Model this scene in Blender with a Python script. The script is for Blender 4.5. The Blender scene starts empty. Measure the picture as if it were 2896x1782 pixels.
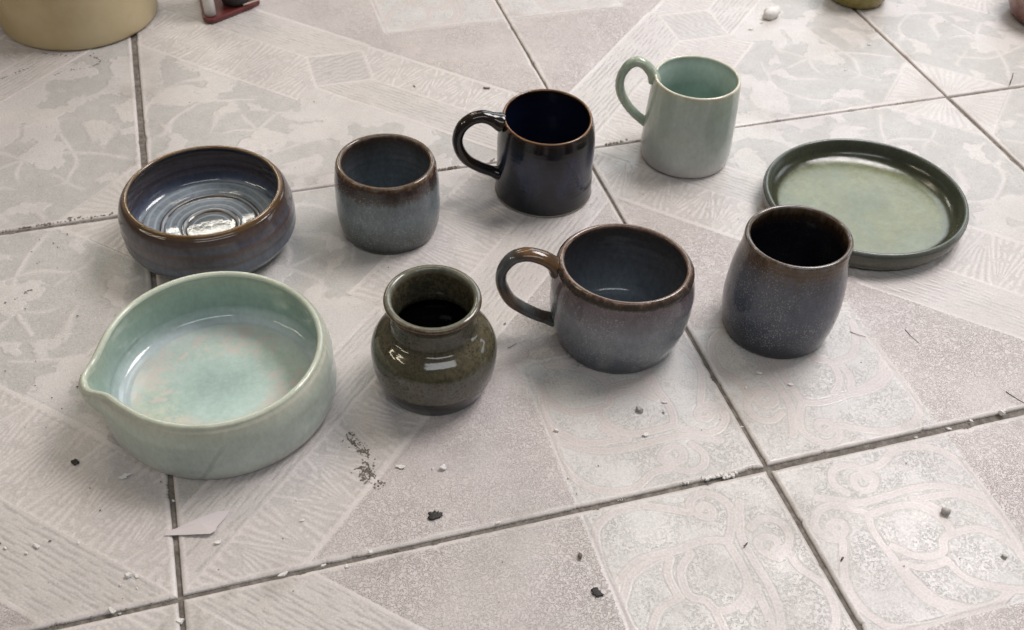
import bpy, math, random
import numpy as np
from mathutils import Vector

scene = bpy.context.scene
COL = scene.collection
T = 0.4                      # side of one floor tile in metres
R = math.radians

# ------------------------------------------------------------------ camera
cam_d = bpy.data.cameras.new("camera")
cam = bpy.data.objects.new("camera", cam_d)
COL.objects.link(cam)
cam.location = (0.2140 * T, -0.9508 * T, 1.4071 * T)
cam.rotation_euler = (0.7553, -0.0300, -0.2833)
cam_d.sensor_fit = 'HORIZONTAL'
cam_d.sensor_width = 36.0
cam_d.lens = 36.0 * 2923.0 / 2896.0
cam_d.shift_y = 190.0 / 2896.0
cam_d.clip_start = 0.01
cam_d.clip_end = 60.0
cam_d.dof.use_dof = True
cam_d.dof.focus_distance = 0.74
cam_d.dof.aperture_fstop = 14.0
scene.camera = cam

# ------------------------------------------------------------------ light
world = bpy.data.worlds.new("World")
scene.world = world
world.use_nodes = True
wb = world.node_tree.nodes['Background']
wb.inputs['Color'].default_value = (1.0, 0.935, 0.91, 1)
wb.inputs['Strength'].default_value = 0.105

def area(name, loc, target, sx, sy, power, color):
    d = bpy.data.lights.new(name, 'AREA')
    d.shape = 'RECTANGLE'
    d.size, d.size_y = sx, sy
    d.energy = power
    d.color = color
    o = bpy.data.objects.new(name, d)
    COL.objects.link(o)
    o.location = loc
    o.rotation_euler = (Vector(target) - Vector(loc)).to_track_quat('-Z', 'Y').to_euler()
    return o

area("overhead_light", (1.30, 0.60, 1.60), (0.50, 0.22, 0), 0.85, 0.65, 30, (1.0, 0.948, 0.942))
area("window_light", (2.15, 2.55, 1.60), (0.6, 0.25, 0), 1.7, 1.20, 20, (0.86, 0.93, 1.0))
area("high_window_light", (1.48, 2.52, 2.40), (0.35, 0.16, 0), 0.85, 0.50, 5.5, (0.84, 0.92, 1.0))
area("front_window_light", (0.20, -1.25, 1.9), (0.25, 0.25, 0), 1.9, 0.42, 12, (0.90, 0.95, 1.0))
area("right_window_light", (2.7, 0.35, 0.65), (0.4, 0.2, 0), 0.8, 0.7, 5, (0.84, 0.92, 1.0))
area("warm_ceiling_lamp", (0.05, 1.45, 2.0), (0.05, 0.8, 0), 1.2, 0.18, 6, (1.0, 0.86, 0.66))
area("tube_lamp", (-0.04, 2.3, 1.50), (0.1, 0.35, 0), 0.70, 0.08, 3.4, (1.0, 0.93, 0.80))
area("tube_lamp", (0.02, 2.45, 1.40), (0.1, 0.35, 0), 0.40, 0.04, 1.8, (1.0, 0.93, 0.80))
area("side_tube_lamp", (-1.35, 0.1, 1.25), (0.2, 0.2, 0), 0.5, 0.06, 2.2, (1.0, 0.88, 0.66))
area("side_tube_lamp", (-1.35, 0.5, 0.95), (0.2, 0.2, 0), 0.5, 0.06, 1.8, (1.0, 0.88, 0.66))

scene.view_settings.view_transform = 'Standard'
scene.view_settings.look = 'None'
scene.view_settings.exposure = 0.10
scene.view_settings.gamma = 1.0

# ------------------------------------------------------------------ helpers
def tag(o, label=None, cat=None, group=None, kind=None):
    if label: o["label"] = label
    if cat: o["category"] = cat
    if group: o["group"] = group
    if kind: o["kind"] = kind
    return o

def link(name, me, mat=None, parent=None, loc=None, rotz=0.0):
    o = bpy.data.objects.new(name, me)
    COL.objects.link(o)
    if mat is not None and me is not None and not me.materials:
        me.materials.append(mat)
    if parent is not None: o.parent = parent
    if loc is not None: o.location = loc
    o.rotation_euler = (0, 0, rotz)
    return o

def empty(name, loc):
    o = bpy.data.objects.new(name, None)
    o.empty_display_size = 0.03
    COL.objects.link(o)
    o.location = loc
    return o

def mesh_np(name, co, quads, attrs=None, smooth=True):
    """co (n,3) array, quads (m,4) array"""
    me = bpy.data.meshes.new(name)
    co = np.asarray(co, np.float32); quads = np.asarray(quads, np.int32)
    me.vertices.add(len(co)); me.vertices.foreach_set("co", co.ravel())
    k = quads.shape[1]
    me.loops.add(quads.size); me.loops.foreach_set("vertex_index", quads.ravel())
    me.polygons.add(len(quads))
    me.polygons.foreach_set("loop_start", np.arange(len(quads), dtype=np.int32) * k)
    me.polygons.foreach_set("loop_total", np.full(len(quads), k, np.int32))
    me.polygons.foreach_set("use_smooth", np.full(len(quads), smooth, bool))
    for an, av in (attrs or {}).items():
        av = np.asarray(av, np.float32)
        if av.ndim == 1:
            a = me.attributes.new(an, 'FLOAT', 'POINT'); a.data.foreach_set("value", av)
        else:
            a = me.attributes.new(an, 'FLOAT_COLOR', 'POINT'); a.data.foreach_set("color", av.ravel())
    me.update(calc_edges=True)
    me.validate()
    return me

def mesh_py(name, verts, faces, smooth=False):
    me = bpy.data.meshes.new(name)
    me.from_pydata([tuple(v) for v in verts], [], faces)
    if smooth:
        for p in me.polygons: p.use_smooth = True
    me.update()
    return me

def noise1(x, seed, n=6):
    rs = np.random.RandomState(seed)
    s = np.zeros_like(x)
    for i in range(n):
        s += np.sin(x * rs.uniform(6, 60) * (1 + i * .6) + rs.uniform(0, 6.28)) / (1 + i * .5)
    return s / n

def vnoise(x, y, scale, seed):
    """smooth value noise in numpy, 0..1"""
    rs = np.random.RandomState(seed)
    g = rs.rand(64, 64)
    xs, ys = x * scale, y * scale
    xi, yi = np.floor(xs).astype(int), np.floor(ys).astype(int)
    fx, fy = xs - xi, ys - yi
    fx, fy = fx * fx * (3 - 2 * fx), fy * fy * (3 - 2 * fy)
    G = lambda a, b: g[a % 64, b % 64]
    return (G(xi, yi) * (1 - fx) + G(xi + 1, yi) * fx) * (1 - fy) + (G(xi, yi + 1) * (1 - fx) + G(xi + 1, yi + 1) * fx) * fy

def sstep(a, b, x):
    t = np.clip((x - a) / (b - a), 0, 1)
    return t * t * (3 - 2 * t)

# ------------------------------------------------------------------ node helper
class NT:
    def __init__(self, name):
        self.mat = bpy.data.materials.new(name)
        self.mat.use_nodes = True
        self.t = self.mat.node_tree
        self.bsdf = self.t.nodes['Principled BSDF']
    def n(self, typ, **kw):
        nd = self.t.nodes.new(typ)
        for k, v in kw.items(): setattr(nd, k, v)
        return nd
    def l(self, a, b): self.t.links.new(a, b)
    def put(self, sock, v):
        if hasattr(v, 'is_linked') or isinstance(v, bpy.types.NodeSocket): self.l(v, sock)
        else: sock.default_value = v
    def math(self, op, a, b=0.0, c=0.0, clamp=False):
        nd = self.n('ShaderNodeMath', operation=op, use_clamp=clamp)
        self.put(nd.inputs[0], a); self.put(nd.inputs[1], b); self.put(nd.inputs[2], c)
        return nd.outputs[0]
    def noise(self, vec, scale, detail=3.0, rough=0.55, dist=0.0, w=None):
        nd = self.n('ShaderNodeTexNoise')
        if w is not None:
            nd.noise_dimensions = '4D'; self.put(nd.inputs['W'], w)
        self.l(vec, nd.inputs['Vector'])
        nd.inputs['Scale'].default_value = scale; nd.inputs['Detail'].default_value = detail
        nd.inputs['Roughness'].default_value = rough; nd.inputs['Distortion'].default_value = dist
        return nd.outputs['Fac']
    def mapv(self, vec, scale):
        nd = self.n('ShaderNodeVectorMath', operation='MULTIPLY')
        self.l(vec, nd.inputs[0]); nd.inputs[1].default_value = scale
        return nd.outputs[0]
    def ramp(self, fac, stops, interp='LINEAR'):
        nd = self.n('ShaderNodeValToRGB'); cr = nd.color_ramp; cr.interpolation = interp
        while len(cr.elements) > 1: cr.elements.remove(cr.elements[-1])
        for i, (p, c) in enumerate(stops):
            e = cr.elements[0] if i == 0 else cr.elements.new(p)
            e.position = p
            e.color = (*c, 1) if not isinstance(c, (int, float)) else (c, c, c, 1)
        self.put(nd.inputs[0], fac)
        return nd.outputs[0]
    def mix(self, fac, a, b, blend='MIX'):
        nd = self.n('ShaderNodeMix', data_type='RGBA', blend_type=blend)
        self.put(nd.inputs[0], fac)
        for s, v in ((nd.inputs[6], a), (nd.inputs[7], b)):
            if isinstance(v, tuple): s.default_value = (*v, 1) if len(v) == 3 else v
            else: self.l(v, s)
        return nd.outputs[2]
    def attr(self, name):
        nd = self.n('ShaderNodeAttribute', attribute_name=name)
        return nd
    def sep(self, col):
        nd = self.n('ShaderNodeSeparateColor'); self.l(col, nd.inputs[0]); return nd.outputs
    def bump(self, h, strength, dist, normal=None):
        nd = self.n('ShaderNodeBump')
        nd.inputs['Strength'].default_value = strength; nd.inputs['Distance'].default_value = dist
        self.l(h, nd.inputs['Height'])
        if normal is not None: self.l(normal, nd.inputs['Normal'])
        return nd.outputs[0]

def plain(name, c1, c2, scale=60, rough=0.6, bump=0.2, bdist=0.001, spec=0.5):
    m = NT(name)
    ob = m.n('ShaderNodeTexCoord').outputs['Object']
    f = m.noise(ob, scale, 5, 0.6)
    m.l(m.mix(m.ramp(f, [(.3, 0.0), (.7, 1.0)]), c1, c2), m.bsdf.inputs['Base Color'])
    m.bsdf.inputs['Roughness'].default_value = rough
    m.bsdf.inputs['Specular IOR Level'].default_value = spec
    if bump: m.l(m.bump(m.noise(ob, scale * 3, 4), bump, bdist), m.bsdf.inputs['Normal'])
    return m.mat

# ------------------------------------------------------------------ floor tile material
def tile_material():
    m = NT("glazed_floor_tile")
    ob = m.n('ShaderNodeTexCoord').outputs['Object']
    pos = m.n('ShaderNodeNewGeometry').outputs['Position']
    rnd = m.n('ShaderNodeObjectInfo').outputs['Random']
    w = m.math('MULTIPLY', rnd, 37.0)
    a = m.attr("print"); gray, pale, pink = m.sep(a.outputs['Color'])[:3]
    field = a.outputs['Alpha']
    speck_mask = m.attr("speckle").outputs['Fac']
    big = m.noise(pos, 4.2, 4, 0.55)
    mid = m.noise(pos, 16, 5, 0.6)
    fine = m.noise(pos, 620, 4, 0.75)
    # worm-like relief
    dn = m.n('ShaderNodeTexNoise'); m.l(ob, dn.inputs['Vector']); dn.inputs['Scale'].default_value = 160; dn.inputs['Detail'].default_value = 1.0
    worm = m.noise(ob, 330, 1.0, 0.45, 1.6, w)
    wv = m.math('ABSOLUTE', m.math('SUBTRACT', worm, 0.5))
    wr = m.ramp(wv, [(0.0, 1.0), (0.030, 0.75), (0.060, 0.0)])       # squiggly grooves
    wm = m.math('MULTIPLY', m.math('MULTIPLY', wr, field), m.ramp(m.noise(pos, 11, 3, .5), [(.35, .35), (.62, 1.0)]))
    base = m.mix(m.ramp(big, [(.36, 0.0), (.64, 1.0)]), (0.552, 0.503, 0.492), (0.585, 0.545, 0.502))
    base = m.mix(m.math('MULTIPLY', pink, 0.70), base, (0.540, 0.462, 0.448))
    # grey print, broken up by noise
    br = m.noise(ob, 120, 3, 0.6, 0.4, w)
    gmask = m.math('MULTIPLY', gray, m.ramp(br, [(.30, 0.62), (.62, 1.0)]))
    base = m.mix(m.math('MULTIPLY', gmask, 0.90), base, (0.290, 0.288, 0.266))
    # fine grey speckle in the scroll and leaf fields
    sp = m.noise(ob, 480, 3, 0.62, 0.6, w)
    sp2 = m.noise(ob, 40, 2, 0.5, 0.0, w)
    spm = m.math('MULTIPLY', m.ramp(sp, [(.50, 0.0), (.58, 1.0)]), m.ramp(sp2, [(.36, 0.25), (.60, 1.0)]))
    spm = m.math('MULTIPLY', spm, speck_mask)
    base = m.mix(m.math('MULTIPLY', speck_mask, 0.75), base, (0.600, 0.588, 0.568))
    base = m.mix(m.math('MULTIPLY', spm, 0.48), base, (0.33, 0.33, 0.315))
    base = m.mix(m.math('MULTIPLY', pale, 0.62), base, (0.700, 0.645, 0.615))
    base = m.mix(m.math('MULTIPLY', wm, 0.75), base, (0.33, 0.275, 0.255))
    # worn and dusty blotches
    worn = m.math('MULTIPLY', m.ramp(mid, [(.47, 0.0), (.63, 1.0)]), m.ramp(big, [(.40, 0.0), (.60, 1.0)]))
    base = m.mix(m.math('MULTIPLY', worn, 0.26), base, (0.40, 0.375, 0.345))
    dust = m.ramp(m.noise(pos, 75, 6, 0.7), [(.50, 0.0), (.72, 1.0)])
    base = m.mix(m.math('MULTIPLY', dust, 0.22), base, (0.66, 0.61, 0.57))
    stain = m.ramp(m.noise(pos, 7.5, 6, 0.66, 0.8), [(.47, 0.0), (.66, 1.0)])
    base = m.mix(m.math('MULTIPLY', stain, 0.30), base, (0.375, 0.335, 0.315))
    scuff = m.ramp(m.noise(m.mapv(pos, (1.0, 2.2, 1.0)), 48, 6, 0.72, 1.2), [(.55, 0.0), (.70, 1.0)])
    base = m.mix(m.math('MULTIPLY', scuff, 0.26), base, (0.33, 0.295, 0.275))
    # grime rubbed along the edges
    ed = m.attr("edge").outputs['Fac']
    gn = m.ramp(m.noise(pos, 26, 5, 0.65), [(.48, 0.0), (.70, 1.0)])
    base = m.mix(m.math('MULTIPLY', m.math('MULTIPLY', ed, gn), 0.55), base, (0.27, 0.235, 0.20))
    # small dark flecks
    fl = m.ramp(m.noise(pos, 240, 2, 0.5), [(.735, 0.0), (.775, 1.0)])
    flm = m.math('MULTIPLY', fl, m.ramp(m.noise(pos, 9, 3, 0.5), [(.42, 0.0), (.60, 1.0)]))
    base = m.mix(m.math('MULTIPLY', flm, 0.75), base, (0.16, 0.135, 0.115))
    base = m.mix(0.20, base, m.mix(m.ramp(fine, [(.35, 0.0), (.65, 1.0)]), (0.25, 0.23, 0.22), (0.85, 0.82, 0.79)))
    m.l(base, m.bsdf.inputs['Base Color'])
    ro = m.ramp(mid, [(.35, 0.24), (.68, 0.46)])
    m.l(ro, m.bsdf.inputs['Roughness'])
    m.bsdf.inputs['Specular IOR Level'].default_value = 0.42
    h = m.math('MULTIPLY', wm, -0.55)
    h = m.math('ADD', h, m.math('MULTIPLY', gmask, -0.35))
    h = m.math('ADD', h, m.math('MULTIPLY', spm, -0.3))
    h = m.math('ADD', h, m.math('MULTIPLY', fine, 0.25))
    m.l(m.bump(h, 0.75, 0.0008), m.bsdf.inputs['Normal'])
    return m.mat

SC = [[(0.051,0.076),(0.091,0.093),(0.121,0.104),(0.171,0.103),(0.222,0.1),(0.269,0.106),(0.298,0.12),(0.324,0.138),(0.342,0.168),(0.333,0.255)],[(0.162,0.04),(0.105,0.08),(0.093,0.056),(0.101,0.033),(0.119,0.023),(0.142,0.026),(0.16,0.042),(0.171,0.063),(0.153,0.081),(0.136,0.082),(0.128,0.066),(0.136,0.051),(0.151,0.05),(0.157,0.062)][1:],[(0.12,0.128),(0.093,0.11),(0.064,0.097),(0.04,0.101),(0.019,0.123),(0.021,0.147),(0.036,0.162),(0.06,0.153),(0.067,0.136),(0.054,0.129),(0.041,0.137),(0.046,0.149)],[(0.12,0.128),(0.111,0.155),(0.11,0.187),(0.115,0.219),(0.114,0.252),(0.119,0.29),(0.136,0.318),(0.156,0.34),(0.187,0.346)],[(0.126,0.13),(0.169,0.127),(0.203,0.131),(0.225,0.148),(0.239,0.174),(0.237,0.2),(0.216,0.21),(0.203,0.23),(0.177,0.233),(0.148,0.223),(0.127,0.199)],[(0.226,0.123),(0.269,0.126),(0.299,0.137),(0.328,0.17),(0.341,0.206),(0.337,0.237),(0.331,0.254)],[(0.213,0.12),(0.235,0.14),(0.248,0.159)],[(0.24,0.203),(0.281,0.204),(0.306,0.221),(0.324,0.252),(0.326,0.286)],[(0.2,0.247),(0.207,0.279),(0.228,0.302),(0.262,0.321),(0.293,0.332)],[(0.127,0.235),(0.155,0.25),(0.196,0.249)],[(0.121,0.241),(0.125,0.265),(0.142,0.308),(0.166,0.326),(0.199,0.345),(0.238,0.339),(0.265,0.327)],[(0.05,0.168),(0.026,0.215),(0.014,0.249),(0.016,0.291),(0.029,0.32),(0.05,0.337),(0.096,0.347),(0.14,0.348),(0.188,0.344),(0.236,0.343)],[(0.162,0.04),(0.196,0.037),(0.22,0.023),(0.241,0.013),(0.273,0.015),(0.305,0.027),(0.329,0.051),(0.344,0.088),(0.348,0.121),(0.344,0.143)]]
# veins of the leaf corner, measured from the corner opposite the scroll
LF = [[(.02,.20),(.10,.25),(.20,.27),(.33,.22)],[(.20,.02),(.25,.10),(.27,.20),(.22,.33)],[(.12,.12),(.20,.20),(.30,.30),(.36,.35)],[(.03,.30),(.10,.38),(.22,.42),(.36,.36)],[(.30,.03),(.38,.10),(.42,.22),(.36,.36)],[(.02,.42),(.08,.52),(.18,.54)],[(.42,.02),(.52,.08),(.54,.18)],[(.16,.16),(.14,.26),(.18,.36)],[(.16,.16),(.26,.14),(.36,.18)]]

def catmull(pts, n):
    P = np.asarray(pts, float)
    P = np.vstack([2 * P[0] - P[1], P, 2 * P[-1] - P[-2]])
    out = []
    for i in range(1, len(P) - 2):
        t = np.linspace(0, 1, n, endpoint=False)[:, None]
        a, b, c, d = P[i - 1], P[i], P[i + 1], P[i + 2]
        out.append(.5 * ((2 * b) + (-a + c) * t + (2 * a - 5 * b + 4 * c - d) * t ** 2 + (-a + 3 * b - 3 * c + d) * t ** 3))
    out.append(P[-2][None])
    return np.vstack(out)

def polydist(px, py, lines):
    best = np.full(px.shape, 9.0)
    for ln in lines:
        c = catmull(ln, 5)
        for (x0, y0), (x1, y1) in zip(c[:-1], c[1:]):
            dx, dy = x1 - x0, y1 - y0
            t = np.clip(((px - x0) * dx + (py - y0) * dy) / (dx * dx + dy * dy + 1e-12), 0, 1)
            best = np.minimum(best, np.hypot(px - x0 - t * dx, py - y0 - t * dy))
    return best

def build_print(N):
    """the pressed pattern of one tile: scroll corner at (1,0), leaf corner at (0,1)"""
    g = np.linspace(0, 1, N)
    X, Y = np.meshgrid(g, g)
    p, q = 1 - X, Y
    e, t = 1 - p - q, q - p
    sg = np.where(t < 0, 1.0, -1.0)
    ep = e * sg                                  # >0 : fan side, <0 : hatched side
    gray = np.zeros_like(X); pale = np.zeros_like(X); pink = np.zeros_like(X); speck = np.zeros_like(X)
    n1 = vnoise(X, Y, 55, 1); n2 = vnoise(X, Y, 18, 2); n3 = vnoise(X, Y, 120, 3)
    fanw = np.where(e > 0, .180, .250)
    hatw = np.where(e > 0, .190, .150)
    scroll = (p < .35) & (q < .35)
    line = lambda d, w: np.exp(-(d / w) ** 2)
    # hatched band
    hat = (ep < 0) & (ep > -hatw)
    tau = (p - q) * .5
    strokes = .5 + .5 * np.sin(2 * np.pi * ep / .0165 + 2.2 * (vnoise(tau, ep, 60, 7) - .5))
    strokes *= sstep(.33, .60, .6 * vnoise(tau + 2, ep * 2.0 + 2, 90, 8) + .4 * vnoise(tau + 2, ep + 2, 20, 9))
    gray += hat * (.20 + .50 * strokes); pale += hat * (1 - strokes) * .22
    # fan band
    P_ = .076
    fan = (ep > 0) & (ep < fanw)
    f = np.clip(ep / fanw, 0, 1)
    tt = (tau - .0035 + 10 * P_) % P_ - P_ / 2
    up = np.abs(tt) < f * P_ / 2
    ang = np.where(up, tt / (f + .04), np.sign(tt) * (P_ / 2 - np.abs(tt)) / (1 - f + .04))
    rays = .5 + .5 * np.sin(ang * 2 * np.pi / .0128 + 1.6 * (n1 - .5))
    rays *= sstep(.1, .3, np.where(up, f, 1 - f)) * sstep(.28, .55, n3 * .5 + n1 * .5)
    edge_z = line(np.abs(np.abs(tt) - f * P_ / 2) , .0035)
    pale += fan * (.65 * rays + .25 * edge_z); gray += fan * .36 * (1 - rays); pink += fan * .15
    # pale bars that border the bands
    for d, w_ in ((ep - fanw - .006, .010), (ep + hatw + .006, .007), (ep, .005)):
        pale += .75 * line(d, w_)
    gray += .35 * line(ep - fanw - .020, .0028) + .3 * line(ep - fanw + .008, .0028) + .3 * line(ep + hatw + .014, .0025)
    # little square in the middle
    dm = np.maximum(np.abs(X - .5), np.abs(Y - .5))
    dia = dm < .072
    ds = .5 + .5 * np.sin(2 * np.pi * (X * .8 + Y * .3) / .015 + 5 * (n1 - .5))
    gray = np.where(dia, .40 + .35 * ds, gray); pale = np.where(dia, .2 * (1 - ds), pale); pink = np.where(dia, 0, pink)
    pale += .9 * line(dm - .074, .005)
    # plain pink field on the scroll side, leaf field on the other
    field = (e > 0) & (np.abs(ep) > np.where(ep > 0, fanw, hatw) + .012) & ~scroll
    pink = np.where(field, .55, pink)
    leaf = (e <= 0) & (np.abs(ep) > np.where(ep > 0, fanw, hatw) + .012)
    u, v = 1 - p, 1 - q
    dl = polydist(u + .035 * (vnoise(X, Y, 14, 21) - .5), v + .035 * (vnoise(X, Y, 14, 22) - .5), LF)
    wu, wv = u + .07 * (vnoise(X, Y, 10, 23) - .5) + .02 * (n1 - .5), v + .07 * (vnoise(X, Y, 10, 24) - .5) + .02 * (n3 - .5)
    blot = sstep(.47, .56, vnoise(wu, wv, 11, 11) * .6 + vnoise(wu, wv, 22, 12) * .4)
    tri = u + v < .18
    vein = np.exp(-(dl / .006) ** 2) * sstep(.30, .62, vnoise(X, Y, 13, 25))
    lm = leaf & ~tri
    gray += lm * np.clip(1.0 * blot - .8 * vein, 0, 1); pale += lm * .34 * vein; speck += lm * .45
    rt = .5 + .5 * np.sin(np.arctan2(u + .01, v + .01) * 46 + 2 * n1)
    gray += tri * .35 * (1 - rt); pale += tri * .35 * rt + .85 * line(u + v - .185, .007) * (e < 0)
    # scroll field
    ds_ = np.full_like(X, 9.0)
    idx = np.where((p < .40) & (q < .40))
    ds_[idx] = polydist(p[idx], q[idx], SC)
    sc = scroll.astype(float)
    ridge = np.exp(-((ds_ - .0054) / .0015) ** 2) + .7 * np.exp(-(ds_ / .0012) ** 2)
    inner = ds_ < .0050
    shade = np.exp(-((ds_ - .0086) / .0014) ** 2) * 1.35 + np.exp(-((ds_ - .019) / .013) ** 2) * .60 * sstep(.42, .66, vnoise(X, Y, 11, 31))
    speck = np.where(scroll, sstep(.007, .011, ds_), speck)
    pale += sc * ridge * .40; pink = np.where(scroll, inner * 1.1, pink); gray += sc * shade * .40
    bd = np.maximum(p, q) - .35
    frame_on = (p < .37) & (q < .37)
    pale += frame_on * (.6 * line(bd - .002, .004) + .4 * line(bd + .014, .003)); gray += frame_on * .45 * line(bd + .006, .0028)
    wormf = field.astype(float)
    ex = np.minimum.reduce([X, 1 - X, Y, 1 - Y])
    rim = sstep(.013, .003, ex + .006 * (n1 - .5))
    pale = np.clip(pale, 0, 1) * (1 - .3 * rim) + .75 * rim; gray = np.clip(gray, 0, 1) * (1 - rim); pink = np.clip(pink, 0, 1) * (1 - rim)
    speck = np.clip(speck, 0, 1) * (1 - rim)
    height = .00022 * pale - .00022 * gray + .00006 * (n3 - .5)
    height -= sc * .00025 * (ds_ < .0072) * 0.4
    return X, Y, gray, pale, pink, speck, sstep(.075, .0, ex), ex, height, wormf * (1 - rim)

N = 600
PRINT = build_print(N)

def tile_mesh(seed):
    X, Y, gray, pale, pink, speck, edge, ex, height, wormf = PRINT
    half = .4962
    x, y = (X - .5) * 2 * half, (Y - .5) * 2 * half
    rs = np.random.RandomState(seed)
    # uneven, chipped edges
    def inset(s, k):
        a = .0011 * np.abs(noise1(s * 1.0, seed * 7 + k, 8)) + .0006 * np.abs(noise1(s * 5, seed * 9 + k, 6))
        for _ in range(5):
            c, w_, d = rs.uniform(0, 1), rs.uniform(.004, .016), rs.uniform(.001, .0045)
            a += d * np.exp(-((s - c) / w_) ** 2) * (.7 + .3 * np.sin(s * 900))
        return a
    fo = lambda d: np.clip(1 - d / .03, 0, 1)
    x = x + fo(X) * inset(Y, 1) - fo(1 - X) * inset(Y, 2)
    y = y + fo(Y) * inset(X, 3) - fo(1 - Y) * inset(X, 4)
    b = np.clip(1 - ex / .008, 0, 1)
    z = height - .0011 * b ** 2.2 / T * T
    z = z + .00035 * (vnoise(X, Y, 5, seed + 50) - .5)
    co = np.stack([x * T, y * T, z], -1).reshape(-1, 3)
    i = np.arange(N * N).reshape(N, N)
    quads = np.stack([i[:-1, :-1], i[:-1, 1:], i[1:, 1:], i[1:, :-1]], -1).reshape(-1, 4)
    ring = np.concatenate([i[0, :-1], i[:-1, -1], i[-1, :0:-1], i[:0:-1, 0]])
    low = co[ring].copy(); low[:, 2] = -.006
    k = len(co) + np.arange(len(ring))
    skirt = np.stack([ring, k, np.roll(k, -1), np.roll(ring, -1)], -1)
    co = np.vstack([co, low]); quads = np.vstack([quads, skirt])
    ext = lambda a: np.concatenate([a.ravel(), a.ravel()[ring]])
    pr = np.stack([ext(gray), ext(pale), ext(pink), ext(wormf)], -1)
    return mesh_np("floor_tile", co, quads, {"print": pr, "speckle": ext(speck), "edge": ext(edge)})

# ------------------------------------------------------------------ floor
grout = NT("dark_grout")
gp = grout.n('ShaderNodeNewGeometry').outputs['Position']
gf = grout.noise(gp, 160, 5, 0.65)
gcol = grout.ramp(gf, [(.30, (0.085, 0.073, 0.060)), (.52, (0.165, 0.147, 0.126)), (.72, (0.27, 0.245, 0.215))])
grout.l(gcol, grout.bsdf.inputs['Base Color'])
grout.bsdf.inputs['Roughness'].default_value = 0.9
grout.l(grout.bump(grout.noise(gp, 420, 4, 0.6), 0.8, 0.001), grout.bsdf.inputs['Normal'])
s = 8 * T
floor = link("floor", mesh_py("floor", [(-s, -s, -.0021), (s, -s, -.0021), (s, s, -.0021), (-s, s, -.0021)], [(0, 1, 2, 3)]), grout.mat)
tag(floor, kind="structure")
tmat = tile_material()
tmeshes = [tile_mesh(s_) for s_ in (3, 11)]
for me in tmeshes: me.materials.append(tmat)
random.seed(5)
SPECIAL = {(0, 1): (.0035, -.001), (-1, 1): (-.0035, .0015), (-1, 0): (-.001, -.002), (0, 0): (.001, .001), (1, 0): (.0005, .003), (1, -1): (.001, -.004),
           (0, -1): (-.0005, -.0005), (1, 1): (.0008, .0005), (2, 1): (.001, .0005), (2, 0): (.003, -.0005), (-1, -1): (-.001, -.002)}
for j in range(-3, 6):
    for i in range(-4, 6):
        ie, je = i % 2 == 0, j % 2 == 0
        a = 0 if (ie and je) else (-90 if je else (90 if ie else 180))
        dx, dy = SPECIAL.get((i, j), (random.uniform(-.001, .001), random.uniform(-.001, .001)))
        o = link("floor_tile", tmeshes[(i * 5 + j * 3 + (i * j) // 2) % 2], None, floor,
                 ((i + .5 + dx) * T, (j + .5 + dy) * T, random.uniform(-.0003, .0002)), R(a + random.uniform(-.12, .12)))

# ------------------------------------------------------------------ thrown pots
def pchip_like(xs, ys, n):
    c = catmull(list(zip(xs, ys)), n)
    return c

def pot_profile(h, ctrl, rim_t, wall, zf, fillet, foot=.006, lip=0.0, floor_pts=None, foot_r=None):
    """list of (r, z, s): s 0..1 outside, 1..2 inner wall, 2..3 floor (in tile units)"""
    zs = np.linspace(0, 1, len(ctrl)) * h
    out = catmull(list(zip(ctrl, zs)), 6)
    r_in = lambda z: np.interp(z, zs, ctrl)
    prof = []
    r0 = ctrl[0]
    prof += [(0.0, .003, 0.0), (r0 - .022, .003, 0.0), (r0 - .018, .0008, 0.0), (r0 - .012, 0.0, 0.0), (r0 - .004, .0004, 0.004)]
    zt = h - rim_t * .5
    for r, z in out:
        if .002 < z < zt - .002: prof.append((r, z, z / h))
    Rr = ctrl[-1]
    for a in np.linspace(-10, 190, 13):
        aa = math.radians(a)
        cxr = Rr - rim_t / 2
        ss = 1.0 + .03 * (a - 90) / 100
        prof.append((cxr + (rim_t / 2 + lip) * math.cos(aa), zt + rim_t / 2 * math.sin(aa), ss))
    # inner wall
    z_hi, z_lo = zt - .004, zf + fillet
    zz = np.linspace(z_hi, z_lo, 26)
    for k, z in enumerate(zz):
        f = k / 25
        wl = rim_t + (wall - rim_t) * min(1, f * 2.5)
        prof.append((r_in(z) - wl, z, 1.04 + .86 * f))
    rb = r_in(z_lo) - wall
    for a in np.linspace(12, 90, 8):
        aa = math.radians(a)
        prof.append((rb - fillet + fillet * math.cos(aa), z_lo - fillet * math.sin(aa), 1.90 + .10 * a / 90))
    rf = rb - fillet
    fp = floor_pts or [(0, 0), (1, 0)]
    fx = [a for a, b in fp]; fz = [b for a, b in fp]
    for k in range(1, 40):
        f = 1 - k / 39
        prof.append((rf * f, zf + np.interp(f, fx, fz) , 2 + (1 - f)))
    return prof

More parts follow.
